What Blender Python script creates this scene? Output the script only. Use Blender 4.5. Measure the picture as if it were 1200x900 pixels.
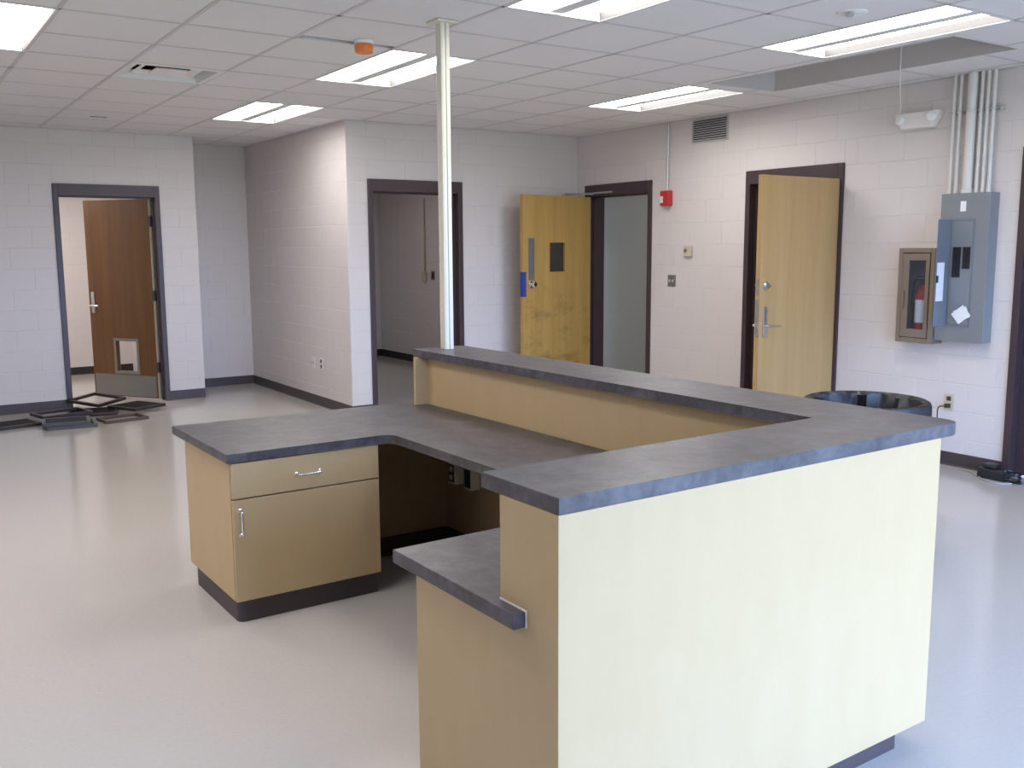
import bpy, bmesh, math, random
from mathutils import Vector, Matrix
R = math.radians
random.seed(7)
for o in list(bpy.data.objects): bpy.data.objects.remove(o)
scn = bpy.context.scene
COL = scn.collection

# ------------------------------------------------------------------ camera
F_PX, YAW, PITCH, ROLL = 1120.58, 0.5904, -0.1416, -0.0055
CAM = Vector((-6.5144, -8.4170, 1.6053))
cy, sy, cp, sp = math.cos(YAW), math.sin(YAW), math.cos(PITCH), math.sin(PITCH)
fwd = Vector((sy*cp, cy*cp, sp)); right = Vector((cy, -sy, 0)); up = right.cross(fwd)
cr, sr = math.cos(ROLL), math.sin(ROLL)
r2 = right*cr + up*sr; u2 = up*cr - right*sr
cam_d = bpy.data.cameras.new('camera'); cam = bpy.data.objects.new('camera', cam_d); COL.objects.link(cam)
cam_d.sensor_width = 36; cam_d.lens = F_PX/1200*36; cam_d.clip_start = .05; cam_d.clip_end = 200
M4 = Matrix.Identity(4)
for i in range(3):
    M4[i][0] = r2[i]; M4[i][1] = u2[i]; M4[i][2] = -fwd[i]; M4[i][3] = CAM[i]
cam.matrix_world = M4
scn.camera = cam

def px(P):
    """where a world point falls in the 1200x900 frame (used only to decide which hidden repeats need no part of their own)"""
    d = Vector(P) - CAM; z = d.dot(fwd)
    if z < .05: return None
    return 600 + F_PX*d.dot(r2)/z, 450 - F_PX*d.dot(u2)/z
def in_view(P, m=30):
    q = px(P)
    return q is not None and -m < q[0] < 1200+m and -m < q[1] < 900+m

# ------------------------------------------------------------------ world, light, exposure
SKY = (.40, .58, 1.03); SKY_STRENGTH = 23.0
LAMP = (1.0, .955, .93); LAMP_STRENGTH = 13.0
w = bpy.data.worlds.new('sky'); scn.world = w; w.use_nodes = True
nt = w.node_tree; nt.nodes.clear()
wo = nt.nodes.new('ShaderNodeOutputWorld'); bg = nt.nodes.new('ShaderNodeBackground')
tc = nt.nodes.new('ShaderNodeTexCoord'); sep = nt.nodes.new('ShaderNodeSeparateXYZ')
rmp = nt.nodes.new('ShaderNodeValToRGB')
rmp.color_ramp.elements[0].position = .47; rmp.color_ramp.elements[0].color = (.16, .18, .17, 1)
rmp.color_ramp.elements[1].position = .53; rmp.color_ramp.elements[1].color = (*SKY, 1)
mr = nt.nodes.new('ShaderNodeMapRange'); mr.inputs['From Min'].default_value = -1; mr.inputs['From Max'].default_value = 1
nt.links.new(tc.outputs['Generated'], sep.inputs[0]); nt.links.new(sep.outputs['Z'], mr.inputs['Value'])
nt.links.new(mr.outputs[0], rmp.inputs[0]); nt.links.new(rmp.outputs[0], bg.inputs['Color'])
bg.inputs['Strength'].default_value = SKY_STRENGTH
nt.links.new(bg.outputs[0], wo.inputs['Surface'])
scn.view_settings.view_transform = 'Standard'; scn.view_settings.look = 'None'
scn.view_settings.gamma = 1; scn.view_settings.use_curve_mapping = False
scn.view_settings.exposure = 0.2
scn.cycles.use_denoising = True
scn.cycles.max_bounces = 10; scn.cycles.diffuse_bounces = 6
scn.cycles.sample_clamp_indirect = 8

def area(name, loc, sx, sy_, rot, power, color, portal=False):
    l = bpy.data.lights.new(name, 'AREA'); l.shape = 'RECTANGLE'; l.size = sx; l.size_y = sy_
    l.energy = power; l.color = color
    if portal: l.cycles.is_portal = True
    o = bpy.data.objects.new(name, l); o.location = loc; o.rotation_euler = rot; COL.objects.link(o); return o
FRONT_Y = -9.8; LEFT_X = -9.2
WINS = [(-5.6, -3.3), (-2.9, -.6)]; WZ = (.12, 2.45)
for a, b in WINS:
    area('window_daylight', ((a+b)/2, FRONT_Y-.12, sum(WZ)/2), b-a, WZ[1]-WZ[0], (R(90), 0, 0), 1, (1, 1, 1), True)
# unseen lamps added to light the rooms beyond the doorways
area('office_lamp', (-5.2, 3.4, 2.62), 1.2, .6, (0, 0, 0), 45, LAMP)
area('back_room_fill_lamp', (-1.6, 2.6, 2.62), .6, .6, (0, 0, 0), 9, LAMP)
area('corridor_fill_lamp', (2.1, -.9, 2.62), .6, .6, (0, 0, 0), 10, (1, .97, .92))

# ------------------------------------------------------------------ materials
MATS = {}
def mat(name, color, rough=.5, metal=0., noise=None, bump=None, spec=.5, coat=0., emit=None, stretch=None):
    """noise: (scale, second colour, contrast low, high); bump: (scale, strength)"""
    if name in MATS: return MATS[name]
    m = bpy.data.materials.new(name); m.use_nodes = True; MATS[name] = m
    t = m.node_tree; b = t.nodes['Principled BSDF']
    b.inputs['Base Color'].default_value = (*color, 1); b.inputs['Roughness'].default_value = rough
    b.inputs['Metallic'].default_value = metal; b.inputs['Specular IOR Level'].default_value = spec
    b.inputs['Coat Weight'].default_value = coat
    if emit:
        b.inputs['Emission Color'].default_value = (*emit[0], 1); b.inputs['Emission Strength'].default_value = emit[1]
    if noise or bump:
        tcn = t.nodes.new('ShaderNodeTexCoord'); mp = t.nodes.new('ShaderNodeMapping')
        t.links.new(tcn.outputs['Object'], mp.inputs[0])
        if stretch: mp.inputs['Scale'].default_value = stretch
    if noise:
        n = t.nodes.new('ShaderNodeTexNoise'); n.inputs['Scale'].default_value = noise[0]
        n.inputs['Detail'].default_value = 6; n.inputs['Roughness'].default_value = .6
        t.links.new(mp.outputs[0], n.inputs['Vector'])
        rp = t.nodes.new('ShaderNodeValToRGB')
        rp.color_ramp.elements[0].position = noise[2]; rp.color_ramp.elements[0].color = (*color, 1)
        rp.color_ramp.elements[1].position = noise[3]; rp.color_ramp.elements[1].color = (*noise[1], 1)
        t.links.new(n.outputs['Fac'], rp.inputs[0]); t.links.new(rp.outputs[0], b.inputs['Base Color'])
    if bump:
        n2 = t.nodes.new('ShaderNodeTexNoise'); n2.inputs['Scale'].default_value = bump[0]; n2.inputs['Detail'].default_value = 3
        t.links.new(tcn.outputs['Object'], n2.inputs['Vector'])
        bp = t.nodes.new('ShaderNodeBump'); bp.inputs['Strength'].default_value = bump[1]; bp.inputs['Distance'].default_value = .01
        t.links.new(n2.outputs['Fac'], bp.inputs['Height']); t.links.new(bp.outputs[0], b.inputs['Normal'])
    return m
WALL = mat('painted_block', (.63, .59, .575), .55, bump=(90, .12))
MORTAR = mat('painted_mortar', (.615, .575, .56), .6)
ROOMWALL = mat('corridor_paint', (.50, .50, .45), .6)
TILE = mat('ceiling_tile_board', (.76, .745, .74), .9, noise=(160, (.70, .685, .68), .45, .7), bump=(220, .25))
TEE = mat('ceiling_grid_metal', (.58, .56, .56), .5)
DARK = mat('dark_void', (.03, .03, .032), .9)
PLASTER = mat('pocket_plaster', (.55, .52, .50), .8)
FRAME = mat('brown_steel_paint', (.052, .032, .036), .38, spec=.45)
BASE = mat('brown_vinyl_base', (.055, .040, .042), .45)
BLACKBASE = mat('black_vinyl_base', (.02, .016, .016), .5)
MAPLE = mat('maple_laminate', (.50, .365, .195), .4, noise=(9, (.52, .385, .21), .35, .7), stretch=(1, 1, .35), spec=.4)
KNEE = mat('knee_shade_brown', (.25, .165, .085), .5, noise=(14, (.28, .185, .10), .3, .7))  # counter panel darkened, shade of the knee recess put into its colour
MAPLE_DARK = mat('raw_panel_edge', (.33, .20, .10), .6)
SLATE = None
STEEL = mat('brushed_steel', (.55, .55, .56), .3, 1.0)
CHROME = mat('chrome', (.8, .8, .82), .12, 1.0)
GREYSTEEL = mat('dull_steel_plate', (.24, .23, .21), .45, .6)
WHITE = mat('white_enamel', (.78, .78, .77), .4)
TROFFER = mat('troffer_white', (.70, .70, .69), .45)
LINER = mat('shaded_side_grey', (.055, .054, .053), .5)  # shade put into the colour, keeps troffer sides grey beside the lit strips
LENS = mat('lit_lens', (.9, .9, .9), .4, emit=(LAMP, LAMP_STRENGTH))
PLASTIC_W = mat('white_plastic', (.72, .70, .68), .4)
BEIGE = mat('beige_plastic', (.52, .46, .36), .45)
RED = mat('red_plastic', (.50, .03, .035), .35)
REDPAINT = mat('red_cylinder_paint', (.42, .03, .02), .3)
ORANGE = mat('orange_plastic', (.75, .22, .04), .4)
BLACK = mat('black_plastic', (.015, .015, .017), .4)
BLACKFILM = mat('black_bag_film', (.014, .014, .017), .42, bump=(9, .5), spec=.45)
BINPLASTIC = mat('dark_grey_bin', (.035, .035, .038), .5)
GALV = mat('galvanised_conduit', (.55, .55, .55), .4, .6)
CONDUIT_PAINT = mat('painted_conduit', (.63, .62, .60), .5)
PANELGREY = mat('grey_panel_enamel', (.195, .21, .225), .42)
PANELGREY2 = mat('grey_panel_door', (.165, .19, .22), .42)
BRONZE = mat('tan_bronze_metal', (.23, .19, .15), .4, .3)
PAPER = mat('paper', (.80, .80, .80), .8)
BLUETAPE = mat('blue_tape', (.02, .05, .28), .6)
POLE = mat('ivory_pole_enamel', (.70, .68, .56), .4)
CREAMEDGE = mat('cream_door_edge', (.62, .52, .36), .5)
LOUVER = mat('dark_brown_louver_metal', (.032, .022, .020), .42)
LOUVER_B = mat('brown_louver_metal', (.075, .048, .034), .45)
LOUVER_G = mat('dark_grey_louver_metal', (.075, .075, .085), .4)

def wood(name, c1, c2, dirt=0.):
    m = bpy.data.materials.new(name); m.use_nodes = True; t = m.node_tree; b = t.nodes['Principled BSDF']
    tcn = t.nodes.new('ShaderNodeTexCoord'); mp = t.nodes.new('ShaderNodeMapping'); mp.inputs['Scale'].default_value = (1, 1, .06)
    n = t.nodes.new('ShaderNodeTexNoise'); n.inputs['Scale'].default_value = 22; n.inputs['Detail'].default_value = 7; n.inputs['Distortion'].default_value = .4
    mp2 = t.nodes.new('ShaderNodeMapping'); mp2.inputs['Scale'].default_value = (5, 5, .02)
    wv = t.nodes.new('ShaderNodeTexNoise'); wv.inputs['Scale'].default_value = 1.6; wv.inputs['Detail'].default_value = 1
    mx = t.nodes.new('ShaderNodeMix'); mx.data_type = 'FLOAT'; mx.inputs[0].default_value = .55
    rp = t.nodes.new('ShaderNodeValToRGB')
    rp.color_ramp.elements[0].position = .35; rp.color_ramp.elements[0].color = (*c1, 1)
    rp.color_ramp.elements[1].position = .65; rp.color_ramp.elements[1].color = (*c2, 1)
    L = t.links.new
    L(tcn.outputs['Object'], mp.inputs[0]); L(tcn.outputs['Object'], mp2.inputs[0]); L(mp.outputs[0], n.inputs['Vector']); L(mp2.outputs[0], wv.inputs['Vector'])
    L(n.outputs['Fac'], mx.inputs[2]); L(wv.outputs['Fac'], mx.inputs[3]); L(mx.outputs[0], rp.inputs[0])
    out = rp.outputs[0]
    if dirt:
        d = t.nodes.new('ShaderNodeTexNoise'); d.inputs['Scale'].default_value = 3.2; d.inputs['Detail'].default_value = 5; d.inputs['Roughness'].default_value = .7
        mp3 = t.nodes.new('ShaderNodeMapping'); mp3.inputs['Scale'].default_value = (1, 1, 1.8)
        L(tcn.outputs['Object'], mp3.inputs[0]); L(mp3.outputs[0], d.inputs['Vector'])
        dr = t.nodes.new('ShaderNodeValToRGB'); dr.color_ramp.elements[0].position = .50; dr.color_ramp.elements[0].color = (0, 0, 0, 1)
        dr.color_ramp.elements[1].position = .72; dr.color_ramp.elements[1].color = (dirt, dirt, dirt, 1)
        L(d.outputs['Fac'], dr.inputs[0])
        sepz = t.nodes.new('ShaderNodeSeparateXYZ'); L(tcn.outputs['Object'], sepz.inputs[0])
        mz = t.nodes.new('ShaderNodeMapRange'); mz.inputs['From Min'].default_value = 1.35; mz.inputs['From Max'].default_value = .9
        L(sepz.outputs['Z'], mz.inputs['Value'])
        mu = t.nodes.new('ShaderNodeMath'); mu.operation = 'MULTIPLY'; L(dr.outputs[0], mu.inputs[0]); L(mz.outputs[0], mu.inputs[1])
        mm = t.nodes.new('ShaderNodeMix'); mm.data_type = 'RGBA'; L(mu.outputs[0], mm.inputs[0]); L(out, mm.inputs[6]); mm.inputs[7].default_value = (.085, .05, .022, 1)
        out = mm.outputs[2]
    L(out, b.inputs['Base Color']); b.inputs['Roughness'].default_value = .42
    return m
OAK_A = wood('oak_door_office_shaded', (.105, .042, .008), (.155, .065, .013))  # same golden oak, darkened in colour for the shade it stands in
OAK_B = wood('oak_door_worn', (.38, .235, .062), (.47, .305, .095), .62)
OAK_C = wood('oak_door_clean', (.39, .25, .10), (.45, .295, .13))

def slate():
    m = bpy.data.materials.new('slate_laminate'); m.use_nodes = True; t = m.node_tree; b = t.nodes['Principled BSDF']; L = t.links.new
    tcn = t.nodes.new('ShaderNodeTexCoord')
    n = t.nodes.new('ShaderNodeTexNoise'); n.inputs['Scale'].default_value = 9; n.inputs['Detail'].default_value = 9; n.inputs['Roughness'].default_value = .62; n.inputs['Distortion'].default_value = .6
    n2 = t.nodes.new('ShaderNodeTexNoise'); n2.inputs['Scale'].default_value = 38; n2.inputs['Detail'].default_value = 5
    mx = t.nodes.new('ShaderNodeMix'); mx.data_type = 'FLOAT'; mx.inputs[0].default_value = .3
    rp = t.nodes.new('ShaderNodeValToRGB'); e = rp.color_ramp.elements
    e[0].position = .34; e[0].color = (.045, .041, .046, 1); e[1].position = .66; e[1].color = (.130, .118, .125, 1)
    k = e.new(.5); k.color = (.080, .073, .079, 1)
    L(tcn.outputs['Object'], n.inputs['Vector']); L(tcn.outputs['Object'], n2.inputs['Vector'])
    L(n.outputs['Fac'], mx.inputs[2]); L(n2.outputs['Fac'], mx.inputs[3]); L(mx.outputs[0], rp.inputs[0]); L(rp.outputs[0], b.inputs['Base Color'])
    b.inputs['Roughness'].default_value = .36; b.inputs['Specular IOR Level'].default_value = .38
    return m
SLATE = slate()
def floor_mat():
    m = bpy.data.materials.new('waxed_vinyl_floor'); m.use_nodes = True; t = m.node_tree; b = t.nodes['Principled BSDF']; L = t.links.new
    tcn = t.nodes.new('ShaderNodeTexCoord')
    n = t.nodes.new('ShaderNodeTexNoise'); n.inputs['Scale'].default_value = 60; n.inputs['Detail'].default_value = 4
    rp = t.nodes.new('ShaderNodeValToRGB'); e = rp.color_ramp.elements
    e[0].position = .3; e[0].color = (.465, .437, .405, 1); e[1].position = .7; e[1].color = (.488, .458, .424, 1)
    L(tcn.outputs['Object'], n.inputs['Vector']); L(n.outputs['Fac'], rp.inputs[0]); L(rp.outputs[0], b.inputs['Base Color'])
    n3 = t.nodes.new('ShaderNodeTexNoise'); n3.inputs['Scale'].default_value = 1.3; n3.inputs['Detail'].default_value = 4
    mr_ = t.nodes.new('ShaderNodeMapRange'); mr_.inputs['To Min'].default_value = .07; mr_.inputs['To Max'].default_value = .19
    L(tcn.outputs['Object'], n3.inputs['Vector']); L(n3.outputs['Fac'], mr_.inputs['Value']); L(mr_.outputs[0], b.inputs['Roughness'])
    n4 = t.nodes.new('ShaderNodeTexNoise'); n4.inputs['Scale'].default_value = 3; bp = t.nodes.new('ShaderNodeBump')
    bp.inputs['Strength'].default_value = .05; bp.inputs['Distance'].default_value = .02
    L(tcn.outputs['Object'], n4.inputs['Vector']); L(n4.outputs['Fac'], bp.inputs['Height']); L(bp.outputs[0], b.inputs['Normal'])
    b.inputs['Specular IOR Level'].default_value = .5
    return m
FLOOR = floor_mat()
def glass_mat(name, tint, gloss=.12):
    m = bpy.data.materials.new(name); m.use_nodes = True; t = m.node_tree; t.nodes.clear(); L = t.links.new
    o = t.nodes.new('ShaderNodeOutputMaterial'); a = t.nodes.new('ShaderNodeBsdfTransparent'); a.inputs[0].default_value = (*tint, 1)
    g = t.nodes.new('ShaderNodeBsdfGlossy'); g.inputs['Roughness'].default_value = .03
    mx = t.nodes.new('ShaderNodeMixShader'); mx.inputs[0].default_value = gloss
    L(a.outputs[0], mx.inputs[1]); L(g.outputs[0], mx.inputs[2]); L(mx.outputs[0], o.inputs[0]); return m
GLASS = glass_mat('clear_glass', (.95, .97, .97), .07)
GLASS_DARK = glass_mat('wired_door_glass', (.50, .50, .54), .16)
GLASS_CAB = glass_mat('cabinet_glass', (.86, .90, .95), .10)

# ------------------------------------------------------------------ mesh helpers
def bx(bm, x0, x1, y0, y1, z0, z1, bev=0.):
    vs = [bm.verts.new((x, y, z)) for x in (x0, x1) for y in (y0, y1) for z in (z0, z1)]
    fs = [bm.faces.new([vs[i] for i in f]) for f in ((0, 1, 3, 2), (4, 6, 7, 5), (0, 4, 5, 1), (2, 3, 7, 6), (0, 2, 6, 4), (1, 5, 7, 3))]
    if bev:
        es = list({e for f in fs for e in f.edges})
        bmesh.ops.bevel(bm, geom=es, offset=bev, segments=2, affect='EDGES', profile=.5)
def prism(bm, poly, z0, z1, bev=0.):
    a = [bm.verts.new((x, y, z0)) for x, y in poly]; b = [bm.verts.new((x, y, z1)) for x, y in poly]
    n = len(poly); fs = [bm.faces.new(list(reversed(a))), bm.faces.new(b)]
    for i in range(n): fs.append(bm.faces.new((a[i], a[(i+1) % n], b[(i+1) % n], b[i])))
    if bev: bmesh.ops.bevel(bm, geom=list({e for f in fs[:2] for e in f.edges}), offset=bev, segments=2, affect='EDGES', profile=.5)
def tube(bm, pts, r, n=10, r1=None):
    pts = [Vector(p) for p in pts]; rings = []; ref = None
    for i, p in enumerate(pts):
        d = (pts[min(i+1, len(pts)-1)] - pts[max(i-1, 0)]).normalized()
        if ref is None: ref = Vector((0, 0, 1)) if abs(d.z) < .9 else Vector((1, 0, 0))
        a = (ref - d*ref.dot(d)).normalized(); ref = a; c = d.cross(a)
        rr = r if r1 is None else r + (r1-r)*i/(len(pts)-1)
        rings.append([bm.verts.new(p + (a*math.cos(6.28318*k/n) + c*math.sin(6.28318*k/n))*rr) for k in range(n)])
    for A, B in zip(rings, rings[1:]):
        for k in range(n): bm.faces.new((A[k], A[(k+1) % n], B[(k+1) % n], B[k]))
    bm.faces.new(list(reversed(rings[0]))); bm.faces.new(rings[-1])
def lathe(bm, prof, c=(0, 0, 0), n=32, axis='z'):
    rings = []
    for r, h in prof:
        ring = []
        for k in range(n):
            a = 2*math.pi*k/n; x, y, z = r*math.cos(a), r*math.sin(a), h
            if axis == 'x': x, y, z = z, x, y
            if axis == 'y': x, y, z = x, z, y
            ring.append(bm.verts.new((c[0]+x, c[1]+y, c[2]+z)))
        rings.append(ring)
    for A, B in zip(rings, rings[1:]):
        for k in range(n): bm.faces.new((A[k], A[(k+1) % n], B[(k+1) % n], B[k]))
    bm.faces.new(list(reversed(rings[0]))); bm.faces.new(rings[-1])
def bez(pts, n=24):
    """smooth curve through points (Catmull-Rom)"""
    P = [Vector(p) for p in pts]; P = [P[0]*2-P[1]] + P + [P[-1]*2-P[-2]]; out = []
    for i in range(1, len(P)-2):
        for k in range(n):
            t = k/n; a, b, c, d = P[i-1], P[i], P[i+1], P[i+2]
            out.append(.5*((2*b) + (c-a)*t + (2*a-5*b+4*c-d)*t*t + (3*b-a-3*c+d)*t**3))
    out.append(P[-2]); return out
def obj(name, bm, m, parent=None, smooth=False, xf=None):
    me = bpy.data.meshes.new(name); bmesh.ops.recalc_face_normals(bm, faces=bm.faces); bm.to_mesh(me); bm.free()
    me.materials.append(m)
    if smooth:
        for p in me.polygons: p.use_smooth = True
        me.set_sharp_from_angle(angle=R(40))
    o = bpy.data.objects.new(name, me); COL.objects.link(o)
    if parent: o.parent = parent
    if xf: o.location = xf[0]; o.rotation_euler = xf[1]
    return o
def box(name, m, parent, *a, bev=0., **k):
    bm = bmesh.new(); bx(bm, *a, bev=bev); return obj(name, bm, m, parent, **k)
def tubeo(name, m, parent, pts, r, n=10, **k):
    bm = bmesh.new(); tube(bm, pts, r, n); return obj(name, bm, m, parent, smooth=True, **k)
def tag(o, label, cat, group=None):
    o['label'] = label; o['category'] = cat
    if group: o['group'] = group
    return o
def thing(name, label, cat, loc=(0, 0, 0), rz=0., group=None):
    o = bpy.data.objects.new(name, None); COL.objects.link(o); o.location = loc; o.rotation_euler = (0, 0, rz); o.empty_display_size = .1
    return tag(o, label, cat, group)
def struct(o): o['kind'] = 'structure'; return o
def sempty(name, loc=(0, 0, 0), rz=0.):
    o = bpy.data.objects.new(name, None); COL.objects.link(o); o.location = loc; o.rotation_euler = (0, 0, rz); return struct(o)

# ------------------------------------------------------------------ room measures
H = 2.786; XA = -2.724; LY = 2.848; MY = 2.086; XB = -3.53
GX, GY, GS = -5.617, -4.294, .6096

# ------------------------------------------------------------------ walls of painted block
_bl = {}
def block_mesh(wd, ht):
    k = (round(wd, 3), round(ht, 3))
    if k in _bl: return _bl[k]
    bm = bmesh.new(); e = .003; d = .003; g = .0012
    x0, x1, z0, z1 = g, wd-g, g, ht-g
    outer = [bm.verts.new((x, d, z)) for x, z in ((x0, z0), (x1, z0), (x1, z1), (x0, z1))]
    inner = [bm.verts.new((x, 0, z)) for x, z in ((x0+e, z0+e), (x1-e, z0+e), (x1-e, z1-e), (x0+e, z1-e))]
    bm.faces.new(inner)
    for i in range(4): bm.faces.new((outer[i], outer[(i+1) % 4], inner[(i+1) % 4], inner[i]))
    bmesh.ops.recalc_face_normals(bm, faces=bm.faces)
    me = bpy.data.meshes.new('block'); bm.to_mesh(me); bm.free()
    me.materials.append(WALL); 
    if sum(p.normal.y for p in me.polygons) > 0: me.flip_normals()
    _bl[k] = me; return me
BW, BH = .4064, .2032
def wall(name, face, c, s0, s1, z1, holes=(), thick=.2, blocks=True, m=WALL, off=0., phase=0.):
    """face: '-y' (plane y=c, s runs along +x) or '-x' (plane x=c, s runs along -y). holes: (s0,s1,z0,z1). Local frame: x=s, y=depth, z."""
    rz = 0 if face == '-y' else R(-90)
    o_loc = (0, c, 0) if face == '-y' else (c, 0, 0)
    def wp(s, z): return (s, c, z) if face == '-y' else (c, -s, z)
    bm = bmesh.new(); d = .0022 if blocks else 0.
    xs = sorted({s0, s1, *[h[0] for h in holes], *[h[1] for h in holes]}); zs = sorted({0., z1, *[h[2] for h in holes], *[h[3] for h in holes]})
    for xa_, xb_ in zip(xs, xs[1:]):
        cells = []
        for za, zb in zip(zs, zs[1:]):
            mx, mz = (xa_+xb_)/2, (za+zb)/2
            if any(h[0] < mx < h[1] and h[2] < mz < h[3] for h in holes): continue
            if cells and abs(cells[-1][1]-za) < 1e-6: cells[-1][1] = zb
            else: cells.append([za, zb])
        for za, zb in cells: bx(bm, xa_, xb_, d, thick, za, zb)
    o = struct(obj(name, bm, MORTAR if blocks else m, None, xf=(o_loc, (0, 0, rz))))
    if not blocks: return o
    rows = int(math.ceil(z1/BH)); n = 0
    for r in range(rows):
        za, zb = r*BH, min((r+1)*BH, z1)
        base = s0 + phase + (BW/2 if r % 2 else 0) - BW
        while base < s1:
            a, b = max(base, s0), min(base+BW, s1); base += BW
            if b-a < .02: continue
            pieces = [(a, b, za, zb)]
            for h in holes:
                nxt = []
                for (pa, pb, pz, pt) in pieces:
                    if pb <= h[0] or pa >= h[1] or pt <= h[2] or pz >= h[3]: nxt.append((pa, pb, pz, pt)); continue
                    if pa < h[0]: nxt.append((pa, h[0], pz, pt))
                    if pb > h[1]: nxt.append((h[1], pb, pz, pt))
                    ma, mb = max(pa, h[0]), min(pb, h[1])
                    if pz < h[2]: nxt.append((ma, mb, pz, h[2]))
                    if pt > h[3]: nxt.append((ma, mb, h[3], pt))
                pieces = nxt
            for (pa, pb, pz, pt) in pieces:
                if pb-pa < .03 or pt-pz < .02: continue
                if not any(in_view(wp(s, z), 15) for s in (pa, pb) for z in (pz, pt)): continue
                e = bpy.data.objects.new('block', block_mesh(pb-pa, pt-pz)); COL.objects.link(e)
                e.parent = o; e.location = (pa, 0, pz); n += 1
    print(name, 'blocks', n)
    return o

D1 = (-4.925, -3.905); D2 = (-1.205, -.15); D3 = (-3.455, -2.435); D4 = (-5.95, -4.88); DB = (-2.51, -1.47); DH = 2.258
struct(box('floor', FLOOR, None, LEFT_X, 3.2, FRONT_Y, 5.2, -.1, 0))
GRILLE = (-2.205, -1.748, 2.555, 2.81)
wall('wall_right', '-x', 0, -.003, -FRONT_Y, H, [(-D2[1], -D2[0], 0, DH), (-D3[1], -D3[0], 0, DH), (-D4[1], -D4[0], 0, DH)], phase=.12)
wall('wall_back', '-y', 0, XA+.003, .1, H, [(DB[0], DB[1], 0, DH)], thick=.15)
wall('wall_side', '-x', XA, -LY, -.004, H, thick=.1, phase=.2)
wall('wall_alcove', '-y', LY, XB-.1, XA+.1, H, thick=.1)
wall('wall_left', '-y', MY, LEFT_X, XB, H, [(D1[0], D1[1], 0, DH)], thick=.15)
struct(box('wall_left_return', WALL, None, XB-.1, XB, MY+.15, LY, 0, H))
# front wall with the windows behind the camera and the far left wall
wall('wall_front', '-y', FRONT_Y-.2, LEFT_X, 0, H, [(a, b, WZ[0], WZ[1]) for a, b in WINS], blocks=False)
struct(box('wall_far_left', WALL, None, LEFT_X-.2, LEFT_X, FRONT_Y, MY, 0, H))
# rooms beyond the doorways
wall('wall_office_back', '-y', 4.97, LEFT_X, XB-.1, 2.7, thick=.1)
struct(box('wall_office_left', WALL, None, -6.6, -6.5, MY+.15, 4.97, 0, 2.7))
struct(box('wall_back_room_left', WALL, None, XA+.1, XA+.2, .15, 4.75, 0, 2.78))
struct(box('wall_office_right', WALL, None, XB-.12, XB-.1, LY+.1, 4.97, 0, 2.7))
wall('wall_back_room_right', '-x', -.13, -4.65, -.16, 2.7, thick=.1)
wall('wall_back_room_back', '-y', 4.65, XA+.1, .1, 2.7, thick=.1)
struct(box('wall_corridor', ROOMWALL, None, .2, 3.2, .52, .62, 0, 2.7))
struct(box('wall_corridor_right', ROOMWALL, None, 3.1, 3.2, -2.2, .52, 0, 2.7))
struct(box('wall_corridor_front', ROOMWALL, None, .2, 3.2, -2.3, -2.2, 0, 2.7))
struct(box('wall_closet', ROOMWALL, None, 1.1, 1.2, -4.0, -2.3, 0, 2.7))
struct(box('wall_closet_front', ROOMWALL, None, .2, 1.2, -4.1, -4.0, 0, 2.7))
for nm, a in dict(ceiling_office=(-6.6, XB-.1, MY+.15, 5.07), ceiling_back_room=(XA+.1, -.02, .15, 4.75), ceiling_corridor=(.2, 3.2, -4.1, .62)).items():
    struct(box(nm, TILE, None, *a, 2.7, 2.78))

# baseboards (rubber cove base)
def baseboard(name, pts, m=BASE, h=.10):
    """pts: plan points of the wall foot; the board stands to the left of the way walked"""
    bm = bmesh.new()
    for (x0, y0), (x1, y1) in zip(pts, pts[1:]):
        d = Vector((x1-x0, y1-y0, 0)); L = d.length; d.normalize(); n = Vector((-d.y, d.x, 0)); prof = [(0, 0), (.014, 0), (.008, .012), (.006, h-.004), (.003, h), (0, h)]
        A = [bm.verts.new(Vector((x0, y0, 0)) + n*a + Vector((0, 0, z))) for a, z in prof]
        B = [bm.verts.new(Vector((x1, y1, 0)) + n*a + Vector((0, 0, z))) for a, z in prof]
        k = len(prof)
        for i in range(k): bm.faces.new((A[i], A[(i+1) % k], B[(i+1) % k], B[i]))
        bm.faces.new(list(reversed(A))); bm.faces.new(B)
    return struct(obj(name, bm, m, None))
baseboard('baseboard_left', [(D1[0], MY), (LEFT_X, MY)])
baseboard('baseboard_left_door_side', [(XB, MY), (D1[1], MY)])
baseboard('baseboard_alcove', [(XA, LY), (XB, LY)])
baseboard('baseboard_side', [(XA, -.0), (XA, LY)])
baseboard('baseboard_back', [(DB[0], 0), (XA, 0)])
baseboard('baseboard_back_door_side', [(0, 0), (DB[1], 0)])
baseboard('baseboard_right_corner', [(0, D2[1]), (0, 0)])
baseboard('baseboard_right_middle', [(0, D3[1]), (0, D2[0])])
baseboard('baseboard_right', [(0, D4[1]), (0, D3[0])])
baseboard('baseboard_office', [(XB-.12, 4.97), (-6.5, 4.97)], BLACKBASE)
baseboard('baseboard_back_room', [(-.13, .16), (-.13, 4.65), (XA+.1, 4.65)], BLACKBASE)

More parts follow.
